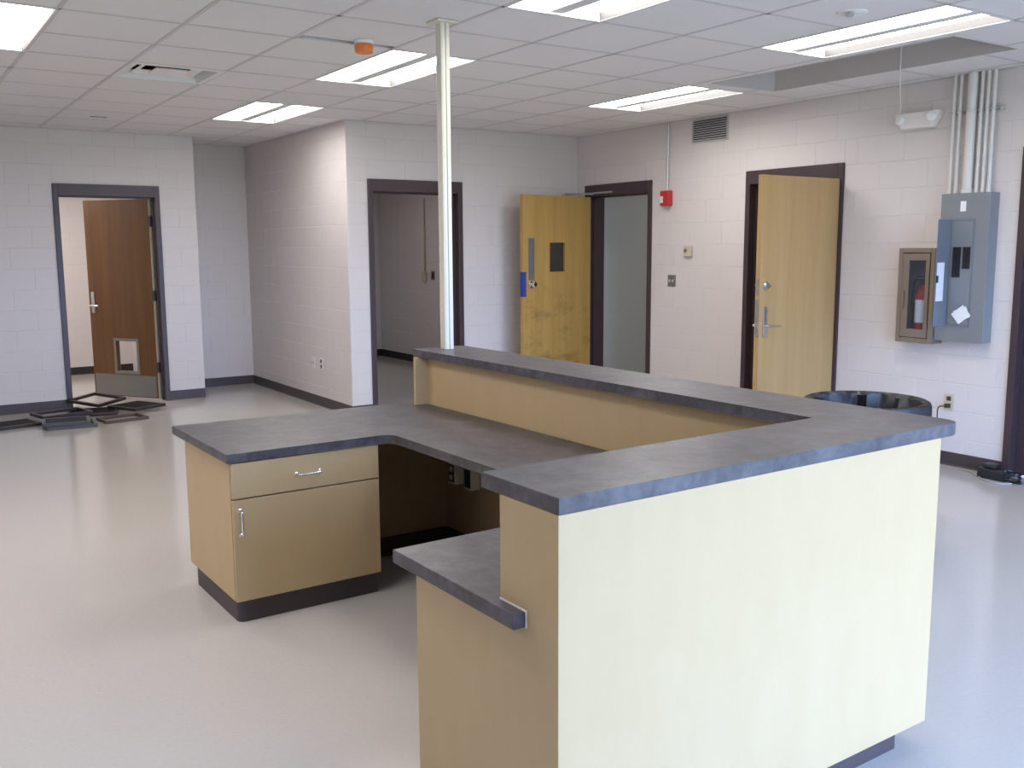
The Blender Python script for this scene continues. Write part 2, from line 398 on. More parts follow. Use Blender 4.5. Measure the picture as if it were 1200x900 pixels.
# ------------------------------------------------------------------ ceiling
bm = bmesh.new(); bx(bm, LEFT_X-.2, .2, FRONT_Y-.2, LY+.1, H+.55, H+.6)
for q in ((LEFT_X-.2, LEFT_X-.15, FRONT_Y-.2, LY+.1), (.15, .2, FRONT_Y-.2, LY+.1), (LEFT_X-.15, .15, FRONT_Y-.2, FRONT_Y-.15), (LEFT_X-.15, .15, LY+.05, LY+.1)): bx(bm, *q, H, H+.55)
ceiling = struct(obj('ceiling', bm, DARK, None))
PK = (-1.26, -.60, -5.12, -3.24)      # raised pocket beside the right wall
ROOM = [(LEFT_X, 0, FRONT_Y, 0), (LEFT_X, XA, 0, MY), (XB, XA, MY, LY)]
LIGHTS = {(-1, 2): 'L1', (3, -2): 'L4', (3, 2): 'L3', (3, 6): 'L2', (7, 2): 'L5', (6, -2): 'L6'}
taken = set()
for (i, r) in LIGHTS: taken |= {(i, r), (i, r+1)}
REAR = [(-1, -2), (-5, 2), (-5, -2)]   # unseen lit panels added on the ceiling grid to brighten the room
for (i, r) in REAR: taken |= {(i, r), (i, r+1)}
VENT = (1, 4); taken.add(VENT)
def clip(a, b):
    x0, x1, y0, y1 = max(a[0], b[0]), min(a[1], b[1]), max(a[2], b[2]), min(a[3], b[3])
    return (x0, x1, y0, y1) if x1-x0 > .02 and y1-y0 > .02 else None
def minus(a, b):
    c = clip(a, b)
    if not c: return [a]
    out = []
    if a[0] < c[0]: out.append((a[0], c[0], a[2], a[3]))
    if a[1] > c[1]: out.append((c[1], a[1], a[2], a[3]))
    if a[2] < c[2]: out.append((c[0], c[1], a[2], c[2]))
    if a[3] > c[3]: out.append((c[0], c[1], c[3], a[3]))
    return [q for q in out if q[1]-q[0] > .02 and q[3]-q[2] > .02]
tile_cache = {}
far = bmesh.new(); nt_ = 0
for i in range(-7, 11):
    for r in range(-10, 13):
        if (i, r) in taken: continue
        cell = (GX+GS*i, GX+GS*(i+1), GY+GS*r, GY+GS*(r+1))
        for rm in ROOM:
            c = clip(cell, rm)
            if not c: continue
            for q in minus(c, PK):
                x0, x1, y0, y1 = q
                if (i, r) == (2, 1): y1 -= .07          # the tile that has slipped and shows a dark gap
                vis = any(in_view((x, y, H), 5) for x in (x0, x1) for y in (y0, y1))
                if not vis: bx(far, x0, x1, y0, y1, H+.001, H+.013); continue
                k = (round(x1-x0, 3), round(y1-y0, 3))
                if k not in tile_cache:
                    bm = bmesh.new(); bx(bm, 0, k[0], 0, k[1], 0, .014); bmesh.ops.recalc_face_normals(bm, faces=bm.faces)
                    me = bpy.data.meshes.new('ceiling_tile'); bm.to_mesh(me); bm.free(); me.materials.append(TILE); tile_cache[k] = me
                o = bpy.data.objects.new('ceiling_tile', tile_cache[k]); COL.objects.link(o); o.parent = ceiling
                o.location = (x0, y0, H+.001); nt_ += 1
o = obj('tile_field', far, TILE, ceiling); o['kind'] = 'stuff'
print('tiles', nt_)
tw = .012
def runner(x0, x1, y0, y1):
    parts = [(x0, x1, y0, y1)]
    parts = [q for p_ in parts for q in ([p_] if not clip2(p_, PK) else cut(p_, PK))]
    for q in parts:
        if (q[1]-q[0]) < .01 or (q[3]-q[2]) < .01: continue
        box('grid_runner', TEE, ceiling, *q, H-.0015, H+.0005)
def clip2(a, b): return min(a[1], b[1])-max(a[0], b[0]) > 0 and min(a[3], b[3])-max(a[2], b[2]) > 0
def cut(a, b):
    out = []
    if a[1]-a[0] > a[3]-a[2]:
        if a[0] < b[0]: out.append((a[0], b[0], a[2], a[3]))
        if a[1] > b[1]: out.append((b[1], a[1], a[2], a[3]))
    else:
        if a[2] < b[2]: out.append((a[0], a[1], a[2], b[2]))
        if a[3] > b[3]: out.append((a[0], a[1], b[3], a[3]))
    return out
for i in range(-5, 10):                                   # lines running in depth
    x = GX+GS*i
    spans = [(FRONT_Y, 0 if x > XA else MY)]
    if XB < x < XA: spans = [(FRONT_Y, LY)]
    for a, b in spans:
        for (li, lr) in LIGHTS: pass
        segs = [(a, b)]
        if i in (-0,): pass
        for s_, t_ in segs: runner(x-tw, x+tw, s_, t_)
for r in range(-10, 12):                                  # cross lines, broken where a fixture sits
    y = GY+GS*r
    if not (FRONT_Y < y < LY): continue
    xmax = 0 if y < 0 else XA; xmin = LEFT_X if y < MY else XB
    cutx = [(GX+GS*li, GX+GS*(li+1)) for (li, lr) in LIGHTS if lr+1 == r]
    if r == 2: cutx.append((GX+GS*2+.05, GX+GS*3-.02))     # missing cross tee above the dark gap
    segs = [(xmin, xmax)]
    for ca, cb in cutx:
        segs = [q for s_ in segs for q in ((s_[0], min(ca, s_[1])), (max(cb, s_[0]), s_[1])) if q[1]-q[0] > .03]
    for a, b in segs: runner(a, b, y-tw, y+tw)
# wall angle moulding
for nm, a in dict(trim_1=(-.02, 0, FRONT_Y, 0), trim_2=(XA, 0, -.02, 0), trim_3=(XA-.02, XA, 0, LY), trim_4=(LEFT_X, XB, MY-.02, MY), trim_5=(XB, XA, LY-.02, LY)).items():
    struct(box(nm, TEE, None, *a, H-.002, H+.002))
# raised pocket of painted board
bm = bmesh.new(); x0, x1, y0, y1 = PK; t_ = .012; zt = H+.5
e_ = .003; zb_ = H-.003
bx(bm, x0-t_+e_, x0+e_, y0+e_, y1-e_, zb_, zt); bx(bm, x1-e_, x1+t_-e_, y0+e_, y1-e_, zb_, zt)
bx(bm, x0-t_+e_, x1+t_-e_, y0-t_+e_, y0+e_, zb_, zt); bx(bm, x0-t_+e_, x1+t_-e_, y1-e_, y1+t_-e_, zb_, zt); bx(bm, x0-t_, x1+t_, y0-t_, y1+t_, zt, zt+t_)
obj('ceiling_pocket', bm, PLASTER, ceiling)

# fluorescent troffers
LLAB = {'L1': 'lit ceiling light panel cut off by the left edge of the picture',
        'L2': 'lit ceiling light of two strips nearest the white corner wall, farthest of all',
        'L3': 'lit ceiling light of two strips passing behind the ivory service pole',
        'L4': 'lit ceiling light cut off by the top edge of the picture',
        'L5': 'lit ceiling light of two strips near the square wall vent and red alarm',
        'L6': 'large lit ceiling light of two strips beside the raised ceiling pocket'}
def troffer(key, i, r):
    x0, y0 = GX+GS*i, GY+GS*r; W_, D_ = GS, 2*GS
    if key: t = thing('ceiling_light', LLAB[key], 'ceiling light', (x0, y0, H), 0, 'recessed two-strip ceiling lights')
    else:
        t = bpy.data.objects.new('added_light_panel', None); COL.objects.link(t); t.location = (x0, y0, H); t.parent = ceiling
    dp = .052; f = .014
    bm = bmesh.new()
    bx(bm, 0, f, 0, D_, -.003, dp+.02); bx(bm, W_-f, W_, 0, D_, -.003, dp+.02); bx(bm, f, W_-f, 0, f, -.003, dp+.02); bx(bm, f, W_-f, D_-f, D_, -.003, dp+.02)
    bx(bm, 0, W_, 0, D_, dp+.02, dp+.03)
    obj('housing', bm, TROFFER, t)
    bm = bmesh.new(); g = .004
    bx(bm, f, f+g, f+g, D_-f-g, .001, dp); bx(bm, W_-f-g, W_-f, f+g, D_-f-g, .001, dp); 
    obj('darkened_side_liner', bm, LINER, t)
    box('centre_ridge', TROFFER, t, W_/2-.043, W_/2+.043, f+g, D_-f-g, .004, .008)
    for a, b in ((f+g, W_/2-.012), (W_/2+.012, W_-f-g)):
        bm = bmesh.new(); n = 8; v0 = []
        for k in range(n+1):
            u = k/n; xx = a+(b-a)*u; zz = .044 - .014*math.sin(math.pi*u)
            v0.append((bm.verts.new((xx, f+.01, zz)), bm.verts.new((xx, D_-f-.01, zz))))
        for p_, q_ in zip(v0, v0[1:]): bm.faces.new((p_[0], q_[0], q_[1], p_[1]))
        obj('lit_strip', bm, LENS, t, smooth=True)
for (i, r), key in LIGHTS.items(): troffer(key, i, r)
for (i, r) in REAR: troffer(None, i, r)

# square supply vent with nested vanes
x0, y0 = GX+GS*VENT[0], GY+GS*VENT[1]
t = thing('ceiling_vent', 'square white ceiling air vent with dark sooty slots and nested vanes', 'air vent', (x0+GS/2, y0+GS/2, H))
def ring(bm, a, za, b, zb, thick=.004):
    A = [bm.verts.new((sx*a, sy_*a, za)) for sx, sy_ in ((-1, -1), (1, -1), (1, 1), (-1, 1))]
    B = [bm.verts.new((sx*b, sy_*b, zb)) for sx, sy_ in ((-1, -1), (1, -1), (1, 1), (-1, 1))]
    for k in range(4): bm.faces.new((A[k], A[(k+1) % 4], B[(k+1) % 4], B[k]))
bm = bmesh.new(); ring(bm, .303, -.002, .262, -.006); ring(bm, .262, -.006, .245, .05); ring(bm, .303, -.002, .303, .06); obj('frame', bm, WHITE, t)
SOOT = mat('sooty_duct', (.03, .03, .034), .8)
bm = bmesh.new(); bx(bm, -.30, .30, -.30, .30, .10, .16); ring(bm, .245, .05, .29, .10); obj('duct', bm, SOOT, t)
for a, za, b, zb in ((.20, .018, .150, .036),):
    bm = bmesh.new(); ring(bm, a, za, b, zb); ring(bm, a, za+.004, b, zb+.004); ring(bm, a, za, a, za+.004); ring(bm, b, zb, b, zb+.004); obj('vane', bm, WHITE, t)
bm = bmesh.new(); prism(bm, [(-.105, -.105), (.105, -.105), (.105, .105), (-.105, .105)], .006, .016, .003); obj('centre_plate', bm, WHITE, t)

# small things on the ceiling
t = thing('smoke_detector', 'small ceiling detector under an orange dust cap near the pole', 'smoke detector', (-4.03, -3.20, H))
bm = bmesh.new(); lathe(bm, [(.055, 0), (.055, -.018), (.04, -.024)], n=24); obj('base', bm, WHITE, t, True)
bm = bmesh.new(); lathe(bm, [(.052, -.022), (.055, -.03), (.052, -.062), (.046, -.068)], n=24); obj('dust_cap', bm, ORANGE, t, True)
t = thing('heat_detector', 'flat white round detector on the ceiling tile beside the big light', 'detector', (-2.22, -5.15, H+.004))
bm = bmesh.new(); lathe(bm, [(.075, 0), (.075, -.008), (.05, -.016)], n=28); obj('plate', bm, WHITE, t, True)
bm = bmesh.new(); lathe(bm, [(.02, -.016), (.022, -.03), (.012, -.036)], (-.045, -.02, 0), n=16); obj('sensor', bm, GALV, t, True)
t = thing('sprinkler_cover', 'tiny dark slot cover on the ceiling tile above the office doorway', 'ceiling fitting', (-4.67, .97, H+.004))
box('slot', BLACK, t, -.07, .07, -.012, .012, -.006, 0, bev=.002)

# ------------------------------------------------------------------ doors
def door_frame(name, face, c, s0, s1, thick, leaf_out=False):
    """steel frame in a wall opening; local x along the wall, y into the wall"""
    rz = 0 if face == '-y' else R(-90)
    d = sempty(name, (0, c, 0) if face == '-y' else (c, 0, 0), rz)
    fw, pr = .05, .018; hh = .115
    for a, b in ((s0, s0+fw), (s1-fw, s1)):
        bm = bmesh.new(); bx(bm, a, b, -pr, thick+pr, 0, DH, bev=.003); st = .018
        if a == s0: bx(bm, b, b+.014, .06, thick-.05, 0, DH-hh)
        else: bx(bm, a-.014, a, .06, thick-.05, 0, DH-hh)
        obj('jamb', bm, FRAME, d)
    bm = bmesh.new(); bx(bm, s0+fw, s1-fw, -pr, thick+pr, DH-hh, DH, bev=.003); bx(bm, s0+fw, s1-fw, .06, thick-.05, DH-hh-.014, DH-hh)
    obj('header', bm, FRAME, d)
    return d
def lever(parent, x, z, side, name='lever_handle', direction=1, plate=(.045, .23)):
    """lever set on the leaf face; side = -1 for the face at y<0"""
    bm = bmesh.new(); pw_, ph = plate; T = .045
    y0 = -.012 if side < 0 else T
    bx(bm, x-pw_/2, x+pw_/2, y0, y0+.012, z-.08, z+ph-.08, bev=.003)
    yy = y0-.0 if side < 0 else y0+.012
    tube(bm, [(x, yy, z), (x, yy+side*.05, z)], .011); tube(bm, [(x, yy+side*.05, z), (x+direction*.06, yy+side*.053, z+.002), (x+direction*.12, yy+side*.045, z-.002)], .009)
    return obj(name, bm, STEEL, parent, True)
LT = .045

# door 1: left wall, leaf swung into the office
d1 = door_frame('door_1', '-y', MY, D1[0], D1[1], .15)
leaf = None
def leaf_obj(d, m, wd, loc, ang, holes=(), z0=.012, z1=2.135):
    """leaf local: x from hinge to latch, y thickness 0..LT"""
    bm = bmesh.new()
    xs = sorted({0., wd, *[h[0] for h in holes], *[h[1] for h in holes]}); zs = sorted({z0, z1, *[h[2] for h in holes], *[h[3] for h in holes]})
    for a, b in zip(xs, xs[1:]):
        run = []
        for c_, e in zip(zs, zs[1:]):
            if any(h[0] < (a+b)/2 < h[1] and h[2] < (c_+e)/2 < h[3] for h in holes): continue
            if run and abs(run[-1][1]-c_) < 1e-6: run[-1][1] = e
            else: run.append([c_, e])
        for c_, e in run: bx(bm, a, b, 0, LT, c_, e)
    bmesh.ops.remove_doubles(bm, verts=bm.verts, dist=1e-5)
    o = obj('leaf', bm, m, d); o.location = loc; o.rotation_euler = (0, 0, ang); return o
# local frame of d1 = world axes; hinge at right jamb far face, leaf runs at 180-56 degrees
lf1 = leaf_obj(d1, OAK_A, .905, (D1[1]-.055, .135, 0), R(180-56.5), [(.27, .56, .29, .62)])
# frame round the cut-out, kick plate, hinges, lever (visible face is the one towards the room: local +y side faces -x..)
bm = bmesh.new()
for y0_, y1_ in ((-.006, .0), (LT, LT+.006)):
    bx(bm, .24, .27, y0_, y1_, .26, .65); bx(bm, .56, .59, y0_, y1_, .26, .65); bx(bm, .27, .56, y0_, y1_, .26, .29); bx(bm, .27, .56, y0_, y1_, .62, .65)
obj('cutout_frame', bm, GREYSTEEL, lf1)
bm = bmesh.new(); bx(bm, .02, .885, LT, LT+.003, .02, .25); bx(bm, .02, .885, -.003, 0, .02, .25); obj('kick_plate', bm, GREYSTEEL, lf1)
box('edge_band', CREAMEDGE, lf1, -.004, 0, .002, LT-.002, .012, 2.13)
lever(lf1, .845, 1.0, 1, direction=-1); lever(lf1, .845, 1.0, -1, direction=-1)
for z in (.35, 1.12, 1.9): box('hinge', FRAME, lf1, -.03, 0, LT-.02, LT+.01, z-.055, z+.055, bev=.003)

# door in the back wall: a bare frame without a leaf
door_frame('door_2', '-y', 0, DB[0], DB[1], .15)

# door 3: right wall next to the corner, worn leaf swung into the room (local x = -world y)
d3 = door_frame('door_3', '-x', 0, -D2[1], -D2[0], .2)
# world direction of leaf: from hinge (-.02,-.2) angle -90-81 ; in local frame add +90
lf3 = leaf_obj(d3, OAK_B, 1.0, (.205, -.02, 0), R(-81), [(.40, .625, 1.355, 1.655)])
pane = box('vision_pane', GLASS_DARK, lf3, .40, .625, .02, .026, 1.355, 1.655)
bm = bmesh.new()
for y0_, y1_ in ((-.005, .012), (LT-.012, LT+.005)):
    bx(bm, .385, .40, y0_, y1_, 1.34, 1.67); bx(bm, .625, .64, y0_, y1_, 1.34, 1.67); bx(bm, .40, .625, y0_, y1_, 1.34, 1.355); bx(bm, .40, .625, y0_, y1_, 1.655, 1.67)
obj('vision_frame', bm, OAK_B, lf3)
for side, y0_ in ((-1, -.004), (1, LT)):
    box('push_plate', STEEL, lf3, .845, .935, y0_, y0_+.004, 1.285, 1.70, bev=.001)
    bm = bmesh.new(); yb = 0 if side < 0 else LT
    lathe(bm, [(.036, 0), (.036, side*.008), (.014, side*.012), (.014, side*.035), (.03, side*.045), (.033, side*.062), (.022, side*.074)], (.90, yb+side*.002, 1.235), 24, 'y')
    obj('door_knob', bm, CHROME, lf3, True)
box('blue_tape', BLUETAPE, lf3, .96, 1.002, -.001, LT+.001, 1.11, 1.36)
box('edge_splinter', MAPLE_DARK, lf3, .985, 1.001, -.0008, .01, 1.45, 1.68)
bm = bmesh.new(); bx(bm, .30, .40, .004, LT-.004, 2.135, 2.150); tube(bm, [(.37, LT*.5, 2.158), (.02, LT+.05, 2.165), (-.06, LT+.02, 2.17)], .008)
obj('closer_arm', bm, STEEL, lf3)
bm = bmesh.new(); bx(bm, .18, .62, -.03, -.018, 2.165, 2.182); obj('closer_track', bm, STEEL, d3)

# door 4: right wall, clean oak leaf swung into the room, hinged on the near jamb
d4 = door_frame('door_4', '-x', 0, -D3[1], -D3[0], .2)
lf4 = leaf_obj(d4, OAK_C, .895, (-D3[0]-.073, -.02, 0), R(180+90.5), [])
# visible face is local y<0 or >0; furniture on both faces
for side in (-1, 1):
    lever(lf4, .835, 1.0, side, direction=-1)
    bm = bmesh.new(); yb = 0 if side < 0 else LT
    lathe(bm, [(.03, 0), (.03, side*.012), (.022, side*.02), (.022, side*.028)], (.835, yb, 1.31), 20, 'y'); bx(bm, .815, .855, yb+(side*.028 if side > 0 else side*.028-.012), yb+side*.028+(.012 if side > 0 else 0), 1.303, 1.317)
    obj('deadbolt', bm, STEEL, lf4, True)
bm = bmesh.new(); bx(bm, .8945, .897, .01, .035, 1.24, 1.36); bx(bm, .8945, .897, .008, .037, .92, 1.2); bx(bm, .896, .908, .015, .03, .99, 1.03); obj('latch_plate', bm, STEEL, lf4)
box('edge_band', CREAMEDGE, lf4, -.014, 0, .006, LT-.001, .012, 2.13)
for z in (.3, 1.05, 1.85): 
    bm = bmesh.new(); bx(bm, -.03, 0, -.004, .02, z-.055, z+.055); tube(bm, [(-.012, -.01, z-.055), (-.012, -.01, z+.055)], .009); obj('hinge', bm, STEEL, lf4)

# door 5: frame at the right edge of the picture, closed leaf, recess shadow put into its dark brown
d5 = door_frame('door_5', '-x', 0, -D4[1], -D4[0], .2)
o = leaf_obj(d5, FRAME, D4[1]-D4[0]-.1, (-D4[1]+.05, .07, 0), 0)
lever(o, .9, 1.0, -1, direction=-1)

# windows behind the camera
for k, (a, b) in enumerate(WINS):
    wn = sempty('window_%d' % (k+1), (0, FRONT_Y-.2, 0)); bm = bmesh.new(); f = .05; mid = (a+b)/2
    for q in ((a, a+f), (b-f, b), (mid-f/2, mid+f/2)): bx(bm, *q, .05, .13, WZ[0], WZ[1])
    bx(bm, a, b, .05, .13, WZ[0], WZ[0]+f); bx(bm, a, b, .05, .13, WZ[1]-f, WZ[1]); obj('window_frame', bm, FRAME, wn)
    for q in ((a+f, mid-f/2), (mid+f/2, b-f)): box('pane', GLASS, wn, *q, .085, .091, WZ[0]+f, WZ[1]-f)

# ------------------------------------------------------------------ reception counter (local u, v)
OU, OV, TH = -5.283, -6.761, .0136
CL, CR = (OU, OV, 0), TH
ZB, ZD, TT = 1.055, .752, .04
UI, UO = 1.335, 1.49            # bar wall inner and outer face
VE = 2.93
KZ = .085
cw = thing('reception_counter', 'tall L shaped maple laminate reception counter with pale front panel', 'counter', CL, CR)
def poly_yz(bm, poly, u0, u1):
    a = [bm.verts.new((u0, v, z)) for v, z in poly]; b = [bm.verts.new((u1, v, z)) for v, z in poly]; n = len(poly)
    bm.faces.new(list(reversed(a))); bm.faces.new(b)
    for i in range(n): bm.faces.new((a[i], a[(i+1) % n], b[(i+1) % n], b[i]))
box('front_panel', MAPLE, cw, 0, UO, -.002, .018, KZ, ZB-TT, bev=.0015)
bm = bmesh.new(); poly_yz(bm, [(-.0015, KZ+.0005), (.66, KZ+.0005), (.66, ZD-TT), (.232, ZD-TT), (.232, ZB-TT), (-.0015, ZB-TT)], -.0005, .02)
obj('end_panel', bm, MAPLE, cw)
box('inner_panel', MAPLE, cw, .02, UI, .214, .232, ZD, ZB-TT)
box('inner_panel', MAPLE, cw, .02, UI, .62, .638, KZ, ZD-TT)
box('bar_inner_panel', MAPLE, cw, UI, UI+.018, .232, VE, ZD, ZB-TT)
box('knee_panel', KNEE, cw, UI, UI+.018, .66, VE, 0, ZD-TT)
box('bar_outer_panel', MAPLE, cw, UO-.018, UO, .018, VE, KZ, ZB-TT)
box('bar_end_panel', MAPLE, cw, 1.258, UO, VE, VE+.022, ZD, ZB-TT, bev=.0015)
box('bar_end_panel', MAPLE, cw, UI, UO, VE, VE+.022, 0, ZD-TT)
box('toe_kick', BASE, cw, .06, 1.395, .04, .05, 0, KZ)
box('toe_kick', BASE, cw, .02, .03, .05, .62, 0, KZ)
box('toe_kick', BASE, cw, 1.385, 1.395, .05, 2.88, 0, KZ)
bm = bmesh.new(); bx(bm, UI-.008, UI, .66, 2.735, 0, .10); obj('knee_base', bm, BLACKBASE, cw)
# white caulk line at the notch
bm = bmesh.new(); bx(bm, -.003, 0, .120, .232, ZD-.001, ZD+.004); bx(bm, -.003, 0, .120, .124, ZD-TT, ZD); obj('caulk_line', bm, WHITE, cw)

tt = thing('transaction_top', 'grey slate laminate L shaped raised bar top, highest of the worktops', 'countertop', (OU, OV, ZB-TT), CR)
def arc(cx, cy_, r, a0, a1, n=6): return [(cx+r*math.cos(R(a0+(a1-a0)*k/n)), cy_+r*math.sin(R(a0+(a1-a0)*k/n))) for k in range(n+1)]
bm = bmesh.new()
prism(bm, [(0, -.003)] + arc(1.6-.05, -.003+.05, .05, -90, 0) + arc(1.6-.03, 2.995-.03, .03, 0, 90) + [(1.281, 2.995), (1.281, .315), (0, .315)], 0, TT, .0025)
obj('slab', bm, SLATE, tt)

wt_ = thing('worktop', 'grey slate laminate U shaped desk top at sitting height', 'countertop', (OU, OV, ZD-TT), CR)
bm = bmesh.new()
prism(bm, [(-.012, 2.272), (.70, 2.272)] + arc(.70, 2.212, .06, 90, 0, 4)[0:0] + [(.735, 2.262), (.757, 2.24), (.764, 2.205), (.764, .733), (-.035, .733), (-.035, .128), (-.001, .128), (-.001, .234), (1.333, .234), (1.333, VE-.002), (1.256, VE-.002), (1.256, 3.055), (-.012, 3.085)], 0, TT, .0025)
obj('slab', bm, SLATE, wt_)

cab = thing('base_cabinet', 'maple laminate base cabinet with one drawer above one door', 'cabinet', CL, CR)
U0, U1, V0, V1 = .006, .695, 2.275, 2.945
bm = bmesh.new()
bx(bm, U0, U0+.018, V0+.02, V1, .10, ZD-TT); bx(bm, U1-.018, U1, V0+.02, V1, .10, ZD-TT)
bx(bm, U0+.018, U1-.018, V0+.02, V1, .10, .118); bx(bm, U0+.018, U1-.018, V1-.012, V1, .118, ZD-TT); bx(bm, U0+.018, U1-.018, V0+.02, V1-.012, ZD-TT-.018, ZD-TT)
obj('body', bm, MAPLE, cab)
box('side_edge', MAPLE_DARK, cab, U0-.0005, U0+.003, V0+.017, V0+.021, .10, ZD-TT)
def pull(parent, a, b, y):
    a, b = Vector(a), Vector(b); o_ = Vector((0, -.028, 0)); d = (b-a)*.12
    bm = bmesh.new(); tube(bm, bez([a, a+o_*.8+d*.3, a+o_+d, b+o_-d, b+o_*.8-d*.3, b], 6), .005, 10)
    for q in (a, b): lathe(bm, [(.009, 0), (.009, -.003), (.006, -.006)], q, 14, 'y')
    return obj('bar_pull', bm, CHROME, parent, True)
zs_ = .552
dr = box('drawer', MAPLE, cab, U0+.001, U1-.001, V0, V0+.019, zs_+.003, ZD-TT-.004, bev=.001)
pull(dr, (.295, V0, .628), (.40, V0, .628), V0)
dd = box('cabinet_door', MAPLE, cab, U0+.001, U1-.001, V0, V0+.019, .10, zs_-.003, bev=.001)
pull(dd, (.036, V0, .395), (.036, V0, .503), V0)
bm = bmesh.new(); prism(bm, [(U0+.012, V1-.06), (U0+.012, V0+.05)] + [(U0+.012+.03*(1-math.cos(R(a))), V0+.05-.03*math.sin(R(a))) for a in (30, 60, 90)] + [(U1-.01, V0+.02), (U1-.01, V1-.06)], 0, .10)
obj('toe_kick', bm, BASE, cab)
kn = thing('modesty_panel', 'brown panel standing in the shadowed knee space behind the cabinet', 'panel', CL, CR)
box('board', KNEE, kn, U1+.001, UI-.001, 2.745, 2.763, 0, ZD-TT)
box('knee_base', BLACKBASE, kn, U1+.001, UI-.009, 2.735, 2.745, 0, .10)
# power boxes on the knee wall
for k, (v, lab) in enumerate(((2.60, 'beige outlet box under the worktop, the one deeper in the knee space'), (2.44, 'beige outlet box under the worktop, the one nearer the raised counter end'))):
    t = thing('outlet_box', lab, 'outlet', (OU+math.cos(TH)*UI-math.sin(TH)*v, OV+math.sin(TH)*UI+math.cos(TH)*v, .43), TH, 'outlet boxes under the worktop')
    box('box_body', BEIGE, t, -.055, 0, -.035, .035, -.058, .058, bev=.003)
    fp = box('face_plate', BLACK if k else mat('brown_receptacle', (.05, .035, .03), .4), t, -.058, -.055, -.027, .027, -.047, .047, bev=.001)
    for z in (-.022, .022): box('socket', BEIGE if not k else BLACK, t, -.060, -.058, -.014, .014, z-.014, z+.014, bev=.001)

# service pole
pu_, pv_ = 1.435, 2.885
pt = thing('service_pole', 'ivory square service pole rising from the bar top to the ceiling', 'pole', (OU+math.cos(TH)*pu_-math.sin(TH)*pv_, OV+math.sin(TH)*pu_+math.cos(TH)*pv_, ZB), TH)
hh = H-ZB
bm = bmesh.new(); bx(bm, -.027, .027, -.027, .027, 0, hh, bev=.003); bx(bm, -.020, -.003, -.0295, -.027, .002, hh-.01); bx(bm, .003, .020, -.0295, -.027, .002, hh-.01)
obj('shaft', bm, POLE, pt)
bm = bmesh.new(); bx(bm, -.002, .002, -.0275, -.0268, .002, hh-.012); obj('cover_seam', bm, GREYSTEEL, pt)
bm = bmesh.new(); prism(bm, [(-.06, -.06), (.06, -.06), (.06, .06), (-.06, .06)], hh-.012, hh-.0015, .002); obj('ceiling_plate', bm, POLE, pt)

# ------------------------------------------------------------------ things on the right wall (local x = -world y, y into the wall)
def wthing(name, label, cat, y, z, group=None, x=0.): return thing(name, label, cat, (x, y, z), R(-90), group)
t = wthing('fire_alarm', 'red fire alarm strobe on the right wall below a thin conduit', 'fire alarm', -1.438, 2.07)
box('housing', RED, t, -.06, .06, -.06, 0, -.072, .072, bev=.008)
box('strobe_lens', PLASTIC_W, t, -.048, -.012, -.075, -.06, -.045, .02, bev=.005)
bm = bmesh.new()
for k in range(5): bx(bm, .005, .05, -.064, -.06, -.045+k*.02, -.037+k*.02)
obj('horn_grille', bm, RED, t)
tag(tubeo('alarm_conduit', GALV, None, [(-.02, -1.44, 2.142), (-.02, -1.44, H-.003)], .012), 'thin galvanised conduit running from red fire alarm up to the ceiling', 'conduit')
t = wthing('wall_vent', 'square louvred return air grille high on the right wall', 'air vent', -1.976, (2.555+2.77)/2)
gw, gh = .229, .1075
box('duct', DARK, t, -gw+.01, gw-.01, -.004, -.001, -gh+.01, gh-.01)
bm = bmesh.new()
for a in ((-gw, -gw+.018, -gh, gh), (gw-.018, gw, -gh, gh)): bx(bm, a[0], a[1], -.014, -.001, a[2], a[3])
bx(bm, -gw+.018, gw-.018, -.014, -.001, gh-.014, gh); bx(bm, -gw+.018, gw-.018, -.014, -.001, -gh, -gh+.014); obj('frame', bm, GALV, t)
for k in range(9):
    z = -gh+.024+k*.0200
    bm = bmesh.new(); v = [bm.verts.new(q) for q in ((-gw+.018, -.013, z-.004), (gw-.018, -.013, z-.004), (gw-.018, -.004, z+.007), (-gw+.018, -.004, z+.007))]
    f_ = bm.faces.new(v); bmesh.ops.solidify(bm, geom=[f_], thickness=.002); obj('slat', bm, WHITE, t)
t = wthing('thermostat', 'small beige thermostat on the right wall between the two oak doors', 'thermostat', -1.732, 1.563)
box('body', BEIGE, t, -.052, .052, -.028, 0, -.052, .052, bev=.006)
bm = bmesh.new(); lathe(bm, [(.018, -.028), (.018, -.034), (.012, -.037)], (-.02, 0, .008), 18, 'y'); obj('dial', bm, GREYSTEEL, t, True)
t = wthing('light_switch', 'grey steel switch plate on the right wall below the thermostat', 'switch', -1.506, 1.278)
box('plate', GREYSTEEL, t, -.055, .055, -.006, 0, -.057, .057, bev=.003)
for k in (-1, 1): box('toggle', BEIGE, t, k*.022-.006, k*.022+.006, -.02, -.006, -.012, .012, bev=.002)

